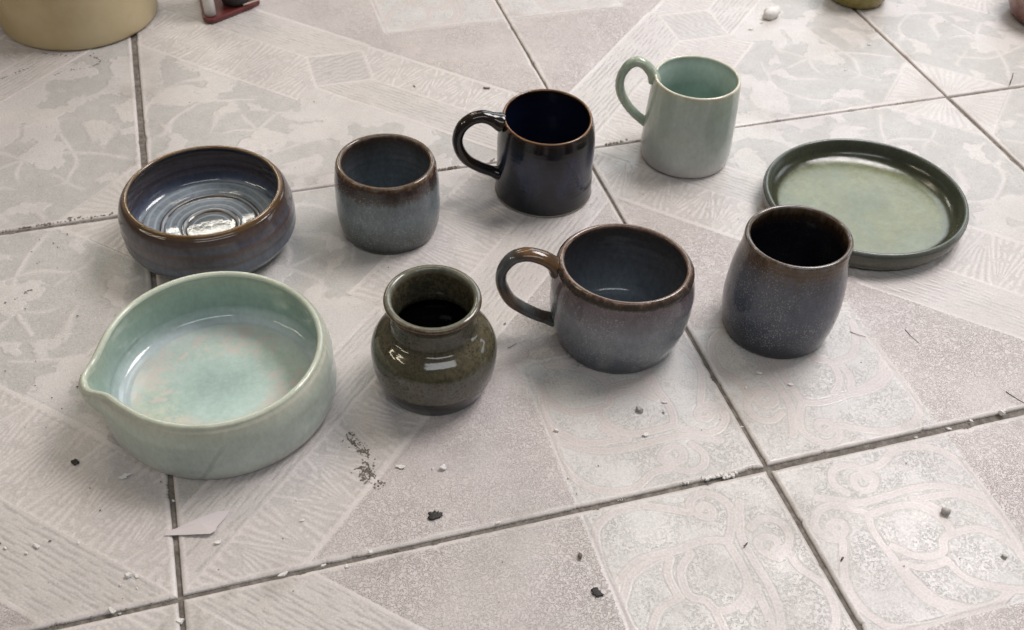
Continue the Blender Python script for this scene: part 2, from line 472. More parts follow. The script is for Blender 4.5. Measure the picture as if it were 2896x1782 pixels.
def revolve(name, prof, mat, parent=None, loc=(0, 0, 0), seg=144, ab=(0, 0), h=.2, wob=.002, rings=0.0, ringf=900, seed=0, spout=None):
    rs = np.random.RandomState(seed)
    prof = np.asarray(prof, float)
    th = np.linspace(0, 2 * np.pi, seg, endpoint=False)
    Rv, Zv, Sv = prof[:, 0][:, None], prof[:, 1][:, None], prof[:, 2][:, None]
    zn = Zv / h
    ph = rs.uniform(0, 6.28, 6)
    w = 1 + wob * (np.sin(2 * th + ph[0] + 2 * zn) * .6 + np.sin(3 * th + ph[1] - 3 * zn) * .45 + .3 * np.sin(5 * th + ph[2] + 4 * zn))
    rr = Rv * w + zn * (ab[0] * np.cos(2 * th) + ab[1] * np.sin(2 * th)) * np.minimum(1, Rv / prof[:, 0].max() * 1.3)
    if rings:
        rr = rr + rings * np.sin(Zv * ringf + .25 * np.sin(th + ph[3]) + ph[4]) * np.minimum(1, Rv * 40) * (zn < .93) * (zn > .06) * ((Sv < .97) | (Sv > 1.1))
    zz = Zv + 0 * th + zn * h * .004 * np.sin(th + ph[5]) * (Zv > .02)
    if spout is not None:
        rr, zz = spout(th, rr, zz, Zv, Sv)
    co = np.stack([rr * np.cos(th) * T, rr * np.sin(th) * T, zz * T], -1)
    n = len(prof)
    i = np.arange(n * seg).reshape(n, seg)
    quads = np.stack([i[:-1], np.roll(i[:-1], -1, 1), np.roll(i[1:], -1, 1), i[1:]], -1).reshape(-1, 4)
    S = np.repeat(prof[:, 2], seg)
    me = mesh_np(name, co.reshape(-1, 3), quads, {"glaze": S})
    # outside normals must point outwards: profile runs bottom -> rim -> inside
    return link(name, me, mat, parent, loc)

def glaze(name, stops, warp=.06, wscale=(14, 14, 5), speck=None, speck_amt=.5, speck_scale=820, speck_lo=.60, rough=(.08, .18),
          mottle=None, mottle_amt=.4, mottle_scale=60, mottle_lo=-.1, bump=.12, extra=None, coat=.0, ior=1.50, streak=0.0, grain=.25, speck_in=.1):
    m = NT(name)
    ob = m.n('ShaderNodeTexCoord').outputs['Object']
    sv = m.attr("glaze").outputs['Fac']
    nz = m.noise(m.mapv(ob, wscale), 6.0, 4, 0.6)
    nz2 = m.noise(m.mapv(ob, (60, 60, 9)), 4.0, 3, 0.6)
    d = m.math('MULTIPLY', m.math('SUBTRACT', nz, 0.5), warp * 2)
    if streak: d = m.math('ADD', d, m.math('MULTIPLY', m.math('SUBTRACT', nz2, 0.5), streak * 2))
    fac = m.math('DIVIDE', m.math('ADD', sv, d), 3.0)
    base = m.ramp(fac, [(p / 3.0, c) for p, c in stops])
    lf = m.noise(ob, 22, 4, 0.6)
    base = m.mix(0.34, base, m.mix(m.ramp(lf, [(.3, 0.0), (.7, 1.0)]), (.30, .30, .30), (.70, .70, .70)), 'OVERLAY')
    gr = m.noise(m.mapv(ob, (1, 1, .55)), 260, 4, 0.7)
    base = m.mix(grain, base, m.mix(m.ramp(gr, [(.34, 0.0), (.66, 1.0)]), (.18, .18, .18), (.82, .82, .82)), 'OVERLAY')
    outm = m.ramp(m.math('DIVIDE', sv, 3.0), [(0.0, 0.0 if mottle_lo > 0 else 1.0), (max(.001, mottle_lo / 3), 0.0 if mottle_lo > 0 else 1.0), (max(.002, mottle_lo / 3 + .006), 1.0), (.47, 1.0), (.52, 0.0)])
    if mottle:
        mm = m.ramp(m.noise(ob, mottle_scale, 6, 0.68, 0.6), [(.44, 0.0), (.60, 1.0)])
        base = m.mix(m.math('MULTIPLY', m.math('MULTIPLY', mm, outm), mottle_amt), base, mottle)
    if speck:
        sp = m.ramp(m.noise(ob, speck_scale, 2, 0.5), [(speck_lo, 0.0), (speck_lo + .08, 1.0)])
        sp = m.math('MULTIPLY', sp, m.ramp(m.noise(ob, 45, 2, .5), [(.35, 0.2), (.6, 1.0)]))
        sp = m.math('MULTIPLY', sp, m.ramp(m.math('DIVIDE', sv, 3.0), [(.02, 0.0), (.06, 1.0), (.27, 1.0), (.325, 0.10), (.66, 0.05), (.68, speck_in)]))
        base = m.mix(m.math('MULTIPLY', sp, speck_amt), base, speck)
    if extra: base = extra(m, base, ob, sv)
    m.l(base, m.bsdf.inputs['Base Color'])
    rr_ = m.ramp(m.noise(ob, 70, 4, 0.6), [(.35, rough[0]), (.65, rough[1])])
    m.l(rr_, m.bsdf.inputs['Roughness'])
    m.bsdf.inputs['IOR'].default_value = ior
    m.bsdf.inputs['Coat Weight'].default_value = coat
    hb = m.math('ADD', m.math('MULTIPLY', m.noise(ob, 90, 3, .5), 1.0), m.math('MULTIPLY', m.noise(ob, 500, 2, .5), .12))
    m.l(m.bump(hb, bump, 0.0012), m.bsdf.inputs['Normal'])
    return m

def handle(parent, mat, deg, pts, a, b, seg=20, flare=1.45, sval=.8, name="handle"):
    """strap handle swept along (r, z) points lying in the vertical plane at azimuth deg; a sideways, b in-plane half widths"""
    c = catmull(pts, 7)
    n = len(c)
    d = np.gradient(c, axis=0); d /= np.linalg.norm(d, axis=1)[:, None]
    nr = np.stack([-d[:, 1], d[:, 0]], -1)
    L = np.r_[0, np.cumsum(np.linalg.norm(np.diff(c, axis=0), axis=1))]; L /= L[-1]
    fl = 1 + (flare - 1) * (np.exp(-(L / .055) ** 2) + np.exp(-((1 - L) / .05) ** 2))
    fl *= (1.09 - .20 * L) * (1 + .035 * np.sin(L * 9 + 1) + .02 * np.sin(L * 23))
    th = np.linspace(0, 2 * np.pi, seg, endpoint=False)
    az = math.radians(deg); ur = np.array([math.cos(az), math.sin(az), 0]); ut = np.array([-math.sin(az), math.cos(az), 0]); uz = np.array([0, 0, 1.])
    co = []; S = []
    for k in range(n):
        for t_ in th:
            ct, st = math.cos(t_), math.sin(t_)
            off = b * fl[k] * ct
            rz = c[k] + nr[k] * off
            co.append((ur * rz[0] + uz * rz[1] + ut * a * fl[k] * st) * T)
            S.append(sval + .10 * math.sin(L[k] * 12) + .06 * ct)
    i = np.arange(n * seg).reshape(n, seg)
    quads = np.stack([i[:-1], i[1:], np.roll(i[1:], -1, 1), np.roll(i[:-1], -1, 1)], -1).reshape(-1, 4)
    me = mesh_np(name, np.array(co), quads, {"glaze": np.array(S)})
    return link(name, me, mat, parent)

Z0 = 0.0004
def at(x, y): return (x * T, y * T, Z0)

# --- blue-grey tumbler with brown rim (middle of the back row)
BR, BRD, MAU, SLA, SLD, FT = (.105,.058,.030), (.045,.026,.018), (.115,.085,.080), (.150,.165,.168), (.095,.108,.108), (.030,.031,.029)
g_yun = glaze("slate_glaze_brown_rim", [(0, FT), (.07, FT), (.13, (.059,.068,.066)), (.25, SLD), (.50, (.147,.177,.193)), (.74, (.147,.166,.179)), (.81, (.081,.068,.066)), (.89, (.050,.036,.033)), (.945, BRD), (.965, BR), (1.0, (.155,.115,.085)),
     (1.03, (.100,.070,.050)), (1.10, (.062,.046,.039)), (1.22, (.072,.075,.081)), (1.6, (.102,.120,.135)), (2.0, (.090,.110,.125)), (3.0, (.120,.150,.163))],
     warp=.05, speck=(.34,.35,.32), speck_amt=.60, speck_lo=.575, streak=.085)
pc = [.0985,.1058,.1082,.1091,.1085,.1077,.1052,.1010]
tumbler = revolve("tumbler", pot_profile(.170, pc, .011, .014, .020, .018), g_yun.mat, None, at(.4985, .8219), ab=(-.0004, -.0017), h=.170, rings=.0003, seed=4)
tag(tumbler, "slate grey handleless tumbler with brown rim standing between the striped bowl and the black mug", "tumbler")

# --- tall dark tumbler on the right
def faint_rings(m, base, ob, sv):
    w_ = m.math('SINE', m.math('MULTIPLY', sv, 150.0))
    k = m.ramp(sv, [(.80, 0.0), (.84, 1.0), (.94, 1.0), (.97, 0.0)])
    return m.mix(m.math('MULTIPLY', m.math('MULTIPLY', m.ramp(w_, [(.5, 0.0), (1.0, 1.0)]), k), .35), base, (.16, .10, .06))
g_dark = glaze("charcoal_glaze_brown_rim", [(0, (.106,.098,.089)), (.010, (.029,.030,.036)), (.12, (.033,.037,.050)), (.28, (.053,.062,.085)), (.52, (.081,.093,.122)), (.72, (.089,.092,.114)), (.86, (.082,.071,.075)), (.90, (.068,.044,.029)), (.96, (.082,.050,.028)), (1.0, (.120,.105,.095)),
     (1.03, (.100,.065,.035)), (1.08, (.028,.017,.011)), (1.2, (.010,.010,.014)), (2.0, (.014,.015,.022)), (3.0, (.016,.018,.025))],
     warp=.05, speck=(.30,.29,.265), speck_amt=.75, speck_lo=.575, streak=.08, extra=faint_rings)
dc = [.1020,.1090,.1118,.1118,.1093,.1045,.0990,.0972]
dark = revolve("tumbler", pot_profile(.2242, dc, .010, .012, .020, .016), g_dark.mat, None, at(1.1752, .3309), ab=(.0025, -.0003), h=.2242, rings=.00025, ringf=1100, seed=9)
tag(dark, "tall charcoal handleless tumbler with dark inside in front of the green plate", "tumbler")

# --- blue-black mug
def mug(name, label, loc):
    o = empty(name, loc); tag(o, label, "mug"); return o
def blue_patch(m, base, ob, sv):
    k = m.ramp(m.noise(m.mapv(ob, (16, 16, 7)), 2.2, 4, .6, .5), [(.44, 0.0), (.66, 1.0)])
    z = m.ramp(sv, [(.03, 0.25), (.20, 0.5), (.45, 1.0), (.72, 0.8), (.85, 0.0)])
    return m.mix(m.math('MULTIPLY', m.math('MULTIPLY', k, z), .85), base, (.024, .036, .082))
g_blue = glaze("blue_black_glaze", [(0, (.15,.13,.11)), (.012, (.15,.13,.11)), (.022, (.006,.006,.007)), (.2, (.005,.006,.010)), (.6, (.006,.008,.020)), (.80, (.006,.007,.012)), (.92, (.008,.006,.007)), (.972, (.022,.012,.008)), (.988, (.10,.050,.020)), (1.0, (.24,.12,.050)),
     (1.02, (.07,.035,.014)), (1.035, (.010,.008,.011)), (1.15, (.005,.007,.020)), (2.0, (.004,.006,.015)), (3.0, (.006,.008,.020))],
     warp=.012, rough=(.13, .22), extra=blue_patch, bump=.07, grain=.1)
bc = [.1090,.1092,.1088,.1090,.1106,.1112,.1096,.1036]
bm = mug("mug", "glossy blue black mug with brown rim behind the grey mug", at(.8626, .8731))
revolve("body", pot_profile(.1886, bc, .0065, .012, .020, .016), g_blue.mat, bm, ab=(-.0063, .0027), h=.1886, rings=.0002, seed=2)
clay = plain("bare_clay", (.20,.175,.145), (.27,.24,.20), 200, .8, .2, .0005)
revolve("foot_ring", [(.1030, .0012, 0), (.1040, .0002, 0), (.1078, .0001, 0), (.1094, .0010, 0), (.1099, .0024, 0), (.1094, .0038, 0), (.1080, .0044, 0)], clay, bm, ab=(-.0003, .0001), h=.0044, wob=.001, seed=2)
g_bh = glaze("blue_black_handle_glaze", [(0, (.010,.009,.009)), (.7, (.009,.009,.011)), (.86, (.020,.012,.008)), (1, (.010,.008,.008)), (3, (.01,.01,.01))], warp=.08, rough=(.06, .14), bump=.08)
handle(bm, g_bh.mat, 174, [(.101,.181),(.108,.1845),(.119,.190),(.132,.196),(.147,.1985),(.167,.193),(.186,.176),(.195,.149),(.192,.124),(.182,.103),(.167,.086),(.143,.070),(.121,.059),(.110,.054),(.102,.051)], .0145, .0122)

# --- pale celadon mug
g_cel = glaze("celadon_mug_glaze", [(0, (.396,.372,.354)), (.02, (.480,.462,.439)), (.12, (.450,.456,.427)), (.26, (.396,.434,.390)), (.7, (.366,.422,.372)), (.92, (.378,.430,.366)), (.975, (.432,.432,.336)), (1.0, (.600,.552,.427)),
     (1.03, (.432,.516,.451)), (1.12, (.512,.607,.550)), (1.4, (.297,.396,.344)), (2.0, (.234,.350,.291)), (3.0, (.297,.389,.344))], warp=.03, rough=(.08, .16), bump=.05, grain=.1)
cc = [.1020,.1058,.1048,.1042,.1028,.1015,.0997,.0971]
cm = mug("mug", "pale celadon green mug with a looped handle at the back", at(1.2286, .9209))
revolve("body", pot_profile(.2063, cc, .0075, .015, .030, .022), g_cel.mat, cm, h=.2063, seed=7, wob=.0015)
g_celh = glaze("celadon_handle_glaze", [(0, (.324,.396,.323)), (.7, (.330,.402,.323)), (.9, (.360,.414,.317)), (1.2, (.360,.432,.354)), (3, (.360,.432,.366))], warp=.05, rough=(.08, .16), bump=.05)
handle(cm, g_celh.mat, 155, [(.093,.184),(.0965,.193),(.104,.206),(.116,.2185),(.129,.2255),(.142,.2255),(.157,.214),(.169,.188),(.170,.163),(.162,.138),(.145,.113),(.127,.095),(.111,.083),(.100,.076)], .0125, .0108, flare=1.2)

# --- grey round mug in front
def drip(m, base, ob, sv):
    k = m.ramp(m.noise(m.mapv(ob, (13, 13, 9)), 2.0, 4, .6, .6), [(.50, 0.0), (.68, 1.0)])
    z = m.ramp(sv, [(.02, 0.1), (.10, 0.9), (.40, 0.6), (.62, 0.0)])
    return m.mix(m.math('MULTIPLY', m.math('MULTIPLY', k, z), .55), base, (.24, .25, .235))
g_grey = glaze("grey_mauve_glaze", [(0, (.061,.062,.067)), (.06, (.051,.059,.077)), (.22, (.090,.103,.126)), (.38, (.153,.168,.191)), (.64, (.179,.188,.209)), (.76, (.153,.138,.154)), (.86, (.125,.102,.112)), (.915, (.121,.094,.098)), (.928, (.034,.027,.022)), (.965, (.045,.034,.026)), (.985, (.100,.065,.045)), (1.0, (.200,.135,.105)),
     (1.03, (.100,.060,.040)), (1.09, (.048,.039,.036)), (1.3, (.060,.057,.063)), (1.7, (.090,.098,.109)), (2.0, (.120,.143,.165)), (2.5, (.165,.198,.234)), (3.0, (.210,.256,.305))],  # floor stops rise to pale blue: bluish reflection put into the colour
     warp=.016, speck=(.38,.37,.35), speck_amt=.55, speck_lo=.575, streak=.05, extra=drip)
gc = [.1105,.1205,.1279,.1316,.1322,.1318,.1262,.1188]
gm = mug("mug", "round grey mauve mug with brown banded rim and large loop handle in the front row", at(.8576, .3824))
gp_ = pot_profile(.1844, gc, .010, .013, .020, .024)
gp_ = [(r + (.0022 if .925 < s_ < .97 else (.0012 if .97 <= s_ < .98 else 0)), z, s_) for r, z, s_ in gp_]
revolve("body", gp_, g_grey.mat, gm, ab=(.002, -.0035), h=.1844, rings=.0002, seed=12)
g_gh = glaze("brown_blue_handle_glaze", [(0, (.040,.030,.026)), (.68, (.050,.034,.026)), (.75, (.085,.088,.092)), (.82, (.060,.045,.036)), (.90, (.13,.070,.030)), (1.0, (.050,.036,.028)), (3, (.05,.04,.03))], warp=.10, rough=(.08, .18), bump=.2, mottle=(.10,.115,.12), mottle_amt=.5, mottle_scale=40)
handle(gm, g_gh.mat, 163, [(.1240,.157),(.1265,.166),(.1345,.1765),(.154,.1885),(.181,.1945),(.206,.186),(.2235,.161),(.228,.136),(.223,.111),(.209,.083),(.187,.064),(.158,.047),(.135,.038),(.122,.033)], .0155, .0112, flare=1.25)

# --- wide blue-grey bowl with brown rim
def swirl(m, base, ob, sv):
    k = m.math('SINE', m.math('ADD', m.math('MULTIPLY', sv, 62.0), m.math('MULTIPLY', m.noise(m.mapv(ob, (1, 1, 1)), 14, 3, .5), 9.0)))
    z = m.ramp(m.math('DIVIDE', sv, 3.0), [(.63, 0.0), (.66, 1.0), (.90, 1.0), (.93, 0.2)])
    base = m.mix(m.math('MULTIPLY', m.math('MULTIPLY', m.ramp(k, [(.35, 0.0), (.95, 1.0)]), z), .62), base, (.40, .44, .47))
    k2 = m.math('SINE', m.math('ADD', m.math('MULTIPLY', sv, 34.0), m.math('MULTIPLY', m.noise(ob, 9, 3, .5), 5.0)))
    z2 = m.ramp(m.math('DIVIDE', sv, 3.0), [(.07, 0.0), (.12, 1.0), (.27, 1.0), (.31, 0.0)])
    return m.mix(m.math('MULTIPLY', m.math('MULTIPLY', m.ramp(k2, [(.2, 0.0), (.95, 1.0)]), z2), .5), base, (.105, .066, .052))
BL = (.235,.275,.305)
g_bowl = glaze("striped_bowl_glaze", [(0, (.043,.059,.075)), (.15, (.067,.092,.119)), (.38, (.100,.124,.156)), (.55, (.104,.106,.122)), (.68, (.104,.082,.083)), (.76, (.085,.084,.103)), (.85, (.078,.064,.064)), (.95, (.055,.034,.022)), (.985, (.150,.085,.035)), (1.0, (.210,.135,.070)),
     (1.02, (.100,.065,.035)), (1.06, (.032,.036,.056)), (1.18, (.036,.025,.024)), (1.35, (.054,.041,.047)), (1.75, (.061,.051,.063)), (1.93, (.077,.090,.131)), (2.0, (.245,.283,.316)), (2.12, BL), (2.25, (.193,.225,.247)),
     (2.270, (.045,.030,.024)), (2.315, (.050,.034,.027)), (2.345, BL), (2.46, (.187,.215,.237)), (2.55, (.220,.253,.275)), (2.575, (.032,.023,.018)), (2.625, (.065,.045,.030)), (2.66, (.150,.170,.180)), (3.0, (.140,.160,.165))],
     warp=.014, wscale=(6, 6, 6), rough=(.05, .12), extra=swirl, bump=.14)
wc = [.135,.158,.173,.1758,.1757,.1738,.1684,.1565]
bowl = revolve("bowl", pot_profile(.134, wc, .0085, .016, .038, .020, floor_pts=[(0, -.003), (.38, -.003), (.41, .0035), (.44, .001), (.50, .001), (.68, .004), (.715, .0075), (.74, .006), (1, .016)]), g_bowl.mat, None, at(.130, .864), h=.134, rings=.00035, ringf=260, seed=15)
tag(bowl, "blue grey bowl with brown rim and ringed floor behind the spouted bowl", "bowl")

# --- green shallow dish
def plate_floor(m, base, ob, sv):
    k = m.ramp(m.noise(ob, 11, 4, .6, 1.0), [(.45, 0.0), (.66, 1.0)])
    z = m.ramp(m.math('DIVIDE', sv, 3.0), [(.66, 0.0), (.70, 1.0)])
    base = m.mix(m.math('MULTIPLY', m.math('MULTIPLY', k, z), .5), base, (.115, .155, .105))
    k = m.ramp(m.noise(ob, 17, 5, .65, 1.5, ), [(.58, 0.0), (.72, 1.0)])
    return m.mix(m.math('MULTIPLY', m.math('MULTIPLY', k, z), .4), base, (.23, .25, .185))
g_plate = glaze("moss_green_glaze", [(0, (.150,.145,.115)), (.12, (.115,.125,.095)), (.45, (.095,.091,.069)), (.75, (.078,.077,.061)), (.93, (.067,.075,.059)), (1.0, (.095,.106,.087)),
     (1.04, (.069,.075,.059)), (1.3, (.038,.042,.026)), (1.7, (.034,.037,.020)), (1.93, (.041,.043,.025)), (2.0, (.091,.103,.055)), (2.10, (.155,.169,.088)), (2.4, (.177,.190,.099)), (3.0, (.138,.156,.085))],
     warp=.05, wscale=(10, 10, 10), speck=(.12,.15,.10), speck_amt=.35, rough=(.16, .28), extra=plate_floor, bump=.10)
pl = [.1960,.2085,.2150,.2190,.2208,.2216,.2212,.2194]
dp = pot_profile(.0533, pl, .0100, .0120, .0085, .020)
dp = [t_ for t_ in dp if t_[2] < 1.04]
inn = catmull([(.2090, .0460), (.2078, .0405), (.2045, .0315), (.1985, .0232), (.1895, .0172), (.1760, .0132), (.1550, .0108), (.1200, .0095), (.0700, .0090), (.0, .0088)], 6)
dp += [(max(r, 0.0), z, 1.05 + .95 * min(1, (.2090 - r) / .0240) if r > .185 else 2 + (1 - r / .185)) for r, z in inn]
plate = revolve("dish", dp, g_plate.mat, None, at(1.5282, .6155), ab=(.0037, -.0004), h=.0533, seed=21, wob=.0035)
tag(plate, "wide shallow moss green dish behind the tall charcoal tumbler", "dish")

# --- small olive vase
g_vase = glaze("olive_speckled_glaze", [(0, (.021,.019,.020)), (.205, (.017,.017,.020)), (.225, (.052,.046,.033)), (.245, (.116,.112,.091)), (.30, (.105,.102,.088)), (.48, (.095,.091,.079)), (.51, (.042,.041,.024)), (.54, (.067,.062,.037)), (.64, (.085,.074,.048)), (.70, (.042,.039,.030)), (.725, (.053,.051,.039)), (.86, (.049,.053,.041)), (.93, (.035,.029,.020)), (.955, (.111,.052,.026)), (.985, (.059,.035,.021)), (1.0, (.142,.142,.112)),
     (1.04, (.148,.154,.121)), (1.07, (.055,.039,.022)), (1.12, (.037,.032,.022)), (1.35, (.035,.034,.025)), (1.48, (.019,.017,.013)), (1.56, (.006,.006,.006)), (2.0, (.003,.003,.003)), (3.0, (.003,.003,.003))],  # lower inside painted near black: shade of the hollow put into the colour
     warp=.012, speck=(.030,.022,.010), speck_amt=.75, speck_scale=560, speck_lo=.54, rough=(.05, .12), bump=.10, mottle=(.15,.125,.07), mottle_amt=.35, mottle_scale=330, mottle_lo=.22, grain=.4)
vo = [(.0935, 0), (.0990,.012), (.1062,.0296), (.1115,.050), (.1140,.072), (.1142,.090), (.1105,.106), (.1020,.120), (.0900,.131), (.0795,.139), (.0745,.147), (.0735,.158), (.0740,.170), (.0755,.182), (.0785,.190), (.0820,.195)]
vp = [(0, .003, 0), (.072, .003, 0), (.078, 0, 0), (.090, .0003, .003)]
HV = .2071
for r, z in catmull(vo, 5):
    if z > .001: vp.append((r, z, z / HV))
for a in np.linspace(-40, 175, 15):
    aa = math.radians(a); vp.append(((.0795 + .0070 * math.cos(aa)), .2005 + .0062 * math.sin(aa), .955 + .09 * (a + 40) / 215))
for k, (r, z) in enumerate([(.0715,.196),(.0695,.190),(.0675,.180),(.0665,.165),(.0665,.150),(.0665,.140),(.076,.128),(.090,.115),(.100,.100),(.103,.085),(.101,.065),(.095,.040),(.085,.022),(.070,.018)]):
    vp.append((r, z, 1.06 + .94 * k / 13))
vp += [(.06 * f, .017, 3 - f) for f in np.linspace(1, 0, 8)]
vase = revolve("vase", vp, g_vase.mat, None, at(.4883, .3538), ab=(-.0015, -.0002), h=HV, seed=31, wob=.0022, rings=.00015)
tag(vase, "small squat olive green vase with flared neck and dark foot", "vase")

# --- celadon pouring bowl
SPX = [-180, -175.9, -170.7, -167.3, -163.8, -160.2, -154.1, -141.6, -126.1]
def spout_fn(th, rr, zz, Zv, Sv):
    d = (np.degrees(th) - 191.0 + 180) % 360 - 180
    sp_ = catmull([(-60, 0), (-38, 0), (-27, .0012), (-18, .0058), (-11, .0150), (-7.5, .0238), (-4, .0296), (0, .0312), (4, .0284), (7, .0215), (10, .0130), (15, .0055), (26, .0010), (38, 0), (60, 0)], 8)
    prof_ = np.interp(d, sp_[:, 0], sp_[:, 1])
    zn = np.clip(Zv / .1333, 0, 1)
    inside = Sv > 1.02
    k = np.where(inside, sstep(.35, 1.0, zn), sstep(.30, .98, zn) ** 1.3)
    flo = (Sv > 1.9)
    k = np.where(flo, 0, k)
    rr = rr + prof_ * k
    dip = np.interp(d, [-30, -12, 0, 12, 30], [0, .001, -.004, .001, 0])
    return rr, zz + dip * sstep(.6, 1, zn)
def pour_floor(m, base, ob, sv):
    s3 = m.math('DIVIDE', sv, 3.0)
    n_ = m.noise(ob, 120, 6, .75, .5)
    lo = m.noise(ob, 9, 3, .5)
    ring = m.ramp(m.math('ADD', s3, m.math('MULTIPLY', m.math('SUBTRACT', lo, .5), .12)), [(.670, 0.0), (.70, 0.75), (.76, 1.0), (.815, 0.8), (.85, 0.0)])
    k = m.math('MULTIPLY', ring, m.ramp(m.math('ADD', n_, m.math('MULTIPLY', m.math('SUBTRACT', lo, .5), .7)), [(.47, 0.0), (.525, 1.0)]))
    base = m.mix(m.math('MULTIPLY', k, .88), base, (.62, .555, .51))
    # yellowish crystals on the side nearer the spout
    sx = m.n('ShaderNodeSeparateXYZ'); m.l(ob, sx.inputs[0])
    side = m.ramp(m.math('ADD', m.math('MULTIPLY', sx.outputs[0], -6.0), m.math('MULTIPLY', sx.outputs[1], -7.0)), [(.05, 0.0), (.55, 1.0)])
    y_ = m.math('MULTIPLY', m.math('MULTIPLY', side, ring), m.ramp(m.noise(ob, 90, 6, .75), [(.42, 0.0), (.56, 1.0)]))
    base = m.mix(m.math('MULTIPLY', y_, .65), base, (.66, .69, .48))
    # stained crack low on the outer wall
    ang = m.math('ARCTAN2', sx.outputs[1], sx.outputs[0])
    wig = m.math('MULTIPLY', m.math('SUBTRACT', m.noise(ob, 40, 3, .6), .5), .10)
    tgt = m.math('ADD', m.math('MULTIPLY', sx.outputs[2], 7.5), -1.885)
    dd = m.math('ABSOLUTE', m.math('SUBTRACT', m.math('ADD', ang, wig), tgt))
    ck = m.math('MULTIPLY', m.ramp(dd, [(.0, 1.0), (.016, 0.9), (.030, 0.0)]), m.ramp(sv, [(.02, 1.0), (.60, 1.0), (.78, 0.0)]))
    base = m.mix(m.math('MULTIPLY', ck, .40), base, (.22, .26, .22))
    return base
g_pour = glaze("celadon_bowl_glaze", [(0, (.480,.450,.427)), (.03, (.480,.474,.445)), (.2, (.420,.466,.427)), (.55, (.396,.462,.412)), (.80, (.408,.456,.388)), (.93, (.444,.444,.366)), (1.0, (.492,.522,.421)),
     (1.04, (.456,.516,.415)), (1.15, (.318,.390,.311)), (1.45, (.258,.354,.299)), (1.85, (.282,.384,.342)), (1.95, (.408,.492,.476)), (2.0, (.552,.606,.622)), (2.06, (.516,.582,.537)), (2.3, (.462,.546,.488)), (2.55, (.450,.564,.512)), (2.8, (.390,.504,.464)), (3.0, (.354,.456,.421))],
     warp=.03, wscale=(8, 8, 8), rough=(.06, .14), extra=pour_floor, bump=.08, grain=.12)
po = [.1960,.2040,.2064,.2054,.2054,.2056,.2015,.1937]
pour = revolve("pouring_bowl", pot_profile(.1333, po, .0120, .018, .024, .022, floor_pts=[(0, .001), (.5, 0), (1, .002)]), g_pour.mat, None, at(.1074, .4105), ab=(-.0019, -.0008), h=.1333, seg=240, seed=41, wob=.002, spout=spout_fn)
tag(pour, "celadon green bowl with a pinched pouring spout at the front left", "bowl")

# ------------------------------------------------------------------ things cut by the top edge
tub_mat = plain("cream_plastic", (.36,.265,.125), (.54,.45,.28), 9, .42, .12, .002)
tp = [(0, .004, 0), (.190, .004, 0), (.198, 0, 0), (.2035, .004, .02), (.206, .012, .03)]
tp += [(.206 + .030 * f, .012 + .50 * f, .03 + .9 * f) for f in np.linspace(.05, 1, 18)]
tp += [(.247, .512, .97), (.247, .530, 1), (.240, .534, 1.0), (.232, .530, 1.05)]
tp += [(.230 - .030 * f, .50 - .48 * f, 1.1 + .9 * f) for f in np.linspace(0, 1, 10)] + [(.19 * f, .018, 3 - f) for f in np.linspace(1, 0, 6)]
tub = revolve("bucket", tp, tub_mat, None, at(-.1322, 1.9378), h=.53, seed=51, wob=.001)
tag(tub, "large cream plastic bucket at the top left of the floor", "bucket")

ymat = glaze("mustard_glaze", [(0, (.16,.13,.045)), (.03, (.23,.19,.055)), (.5, (.27,.24,.075)), (1, (.24,.20,.08)), (1.3, (.2,.18,.08)), (3, (.2,.18,.08))], warp=.1, rough=(.15, .3), mottle=(.20,.13,.04), mottle_amt=.5, mottle_scale=30)
ypot = revolve("pot", pot_profile(.16, [.0795,.088,.093,.096,.098,.099,.099,.098], .009, .011, .015, .014), ymat.mat, None, at(2.038, 1.5476), h=.16, seed=61)
tag(ypot, "small mustard yellow pot at the top edge near the right", "pot")
pmat = glaze("pink_marbled_glaze", [(0, (.12,.05,.04)), (.1, (.22,.10,.085)), (.4, (.30,.20,.16)), (.7, (.26,.15,.12)), (1, (.3,.22,.18)), (3, (.2,.12,.1))], warp=.25, rough=(.2, .35), mottle=(.13,.030,.030), mottle_amt=.85, mottle_scale=22)
ppot = revolve("pot", pot_profile(.19, [.104,.122,.133,.138,.138,.135,.128,.12], .009, .011, .015, .014), pmat.mat, None, at(2.532, 1.305), h=.19, seed=71)
tag(ppot, "pink and dark red marbled pot cut off at the top right corner", "pot")

# red tray with a white bottle and a dark round pot on it
def slab(name, outline, z0, z1, mat, parent=None, bev=.15, loc=(0, 0, 0)):
    n = len(outline); o = np.array(outline, float); c = o.mean(0)
    v = []
    for k, (sc, z) in enumerate(((.985, z0), (1, z0 + (z1 - z0) * .25), (1, z1 - (z1 - z0) * .2), (.985, z1), (.93, z1), (.92, z1 - (z1 - z0) * .35))):
        v += [((c[0] + (x - c[0]) * sc) * T, (c[1] + (y - c[1]) * sc) * T, z * T) for x, y in outline]
    f = [[n * k + i, n * k + (i + 1) % n, n * (k + 1) + (i + 1) % n, n * (k + 1) + i] for k in range(5) for i in range(n)]
    f += [list(range(n))[::-1], [5 * n + i for i in range(n)]]
    return link(name, mesh_py(name, v, f), mat, parent, loc)
red = plain("red_plastic", (.105,.018,.017), (.14,.030,.026), 40, .45, .1)
tray_o = [(.186,1.842),(.188,1.818),(.197,1.804),(.213,1.801),(.330,1.868),(.347,1.884),(.347,1.906),(.345,2.09),(.330,2.10),(.20,2.10),(.186,2.09)]
tray = slab("tray", tray_o, .002, .014, red, loc=(0, 0, Z0))
tag(tray, "flat red plastic tray beside the cream bucket", "tray")
wht = plain("white_plastic", (.62,.60,.56), (.68,.66,.62), 60, .4, .05)
blk = plain("black_rubber", (.018,.018,.018), (.03,.03,.03), 80, .5, .1)
btl = empty("bottle", (.2085 * T, 1.8365 * T, .0106 * T + Z0)); tag(btl, "slim white bottle with black cap standing on the red tray", "bottle")
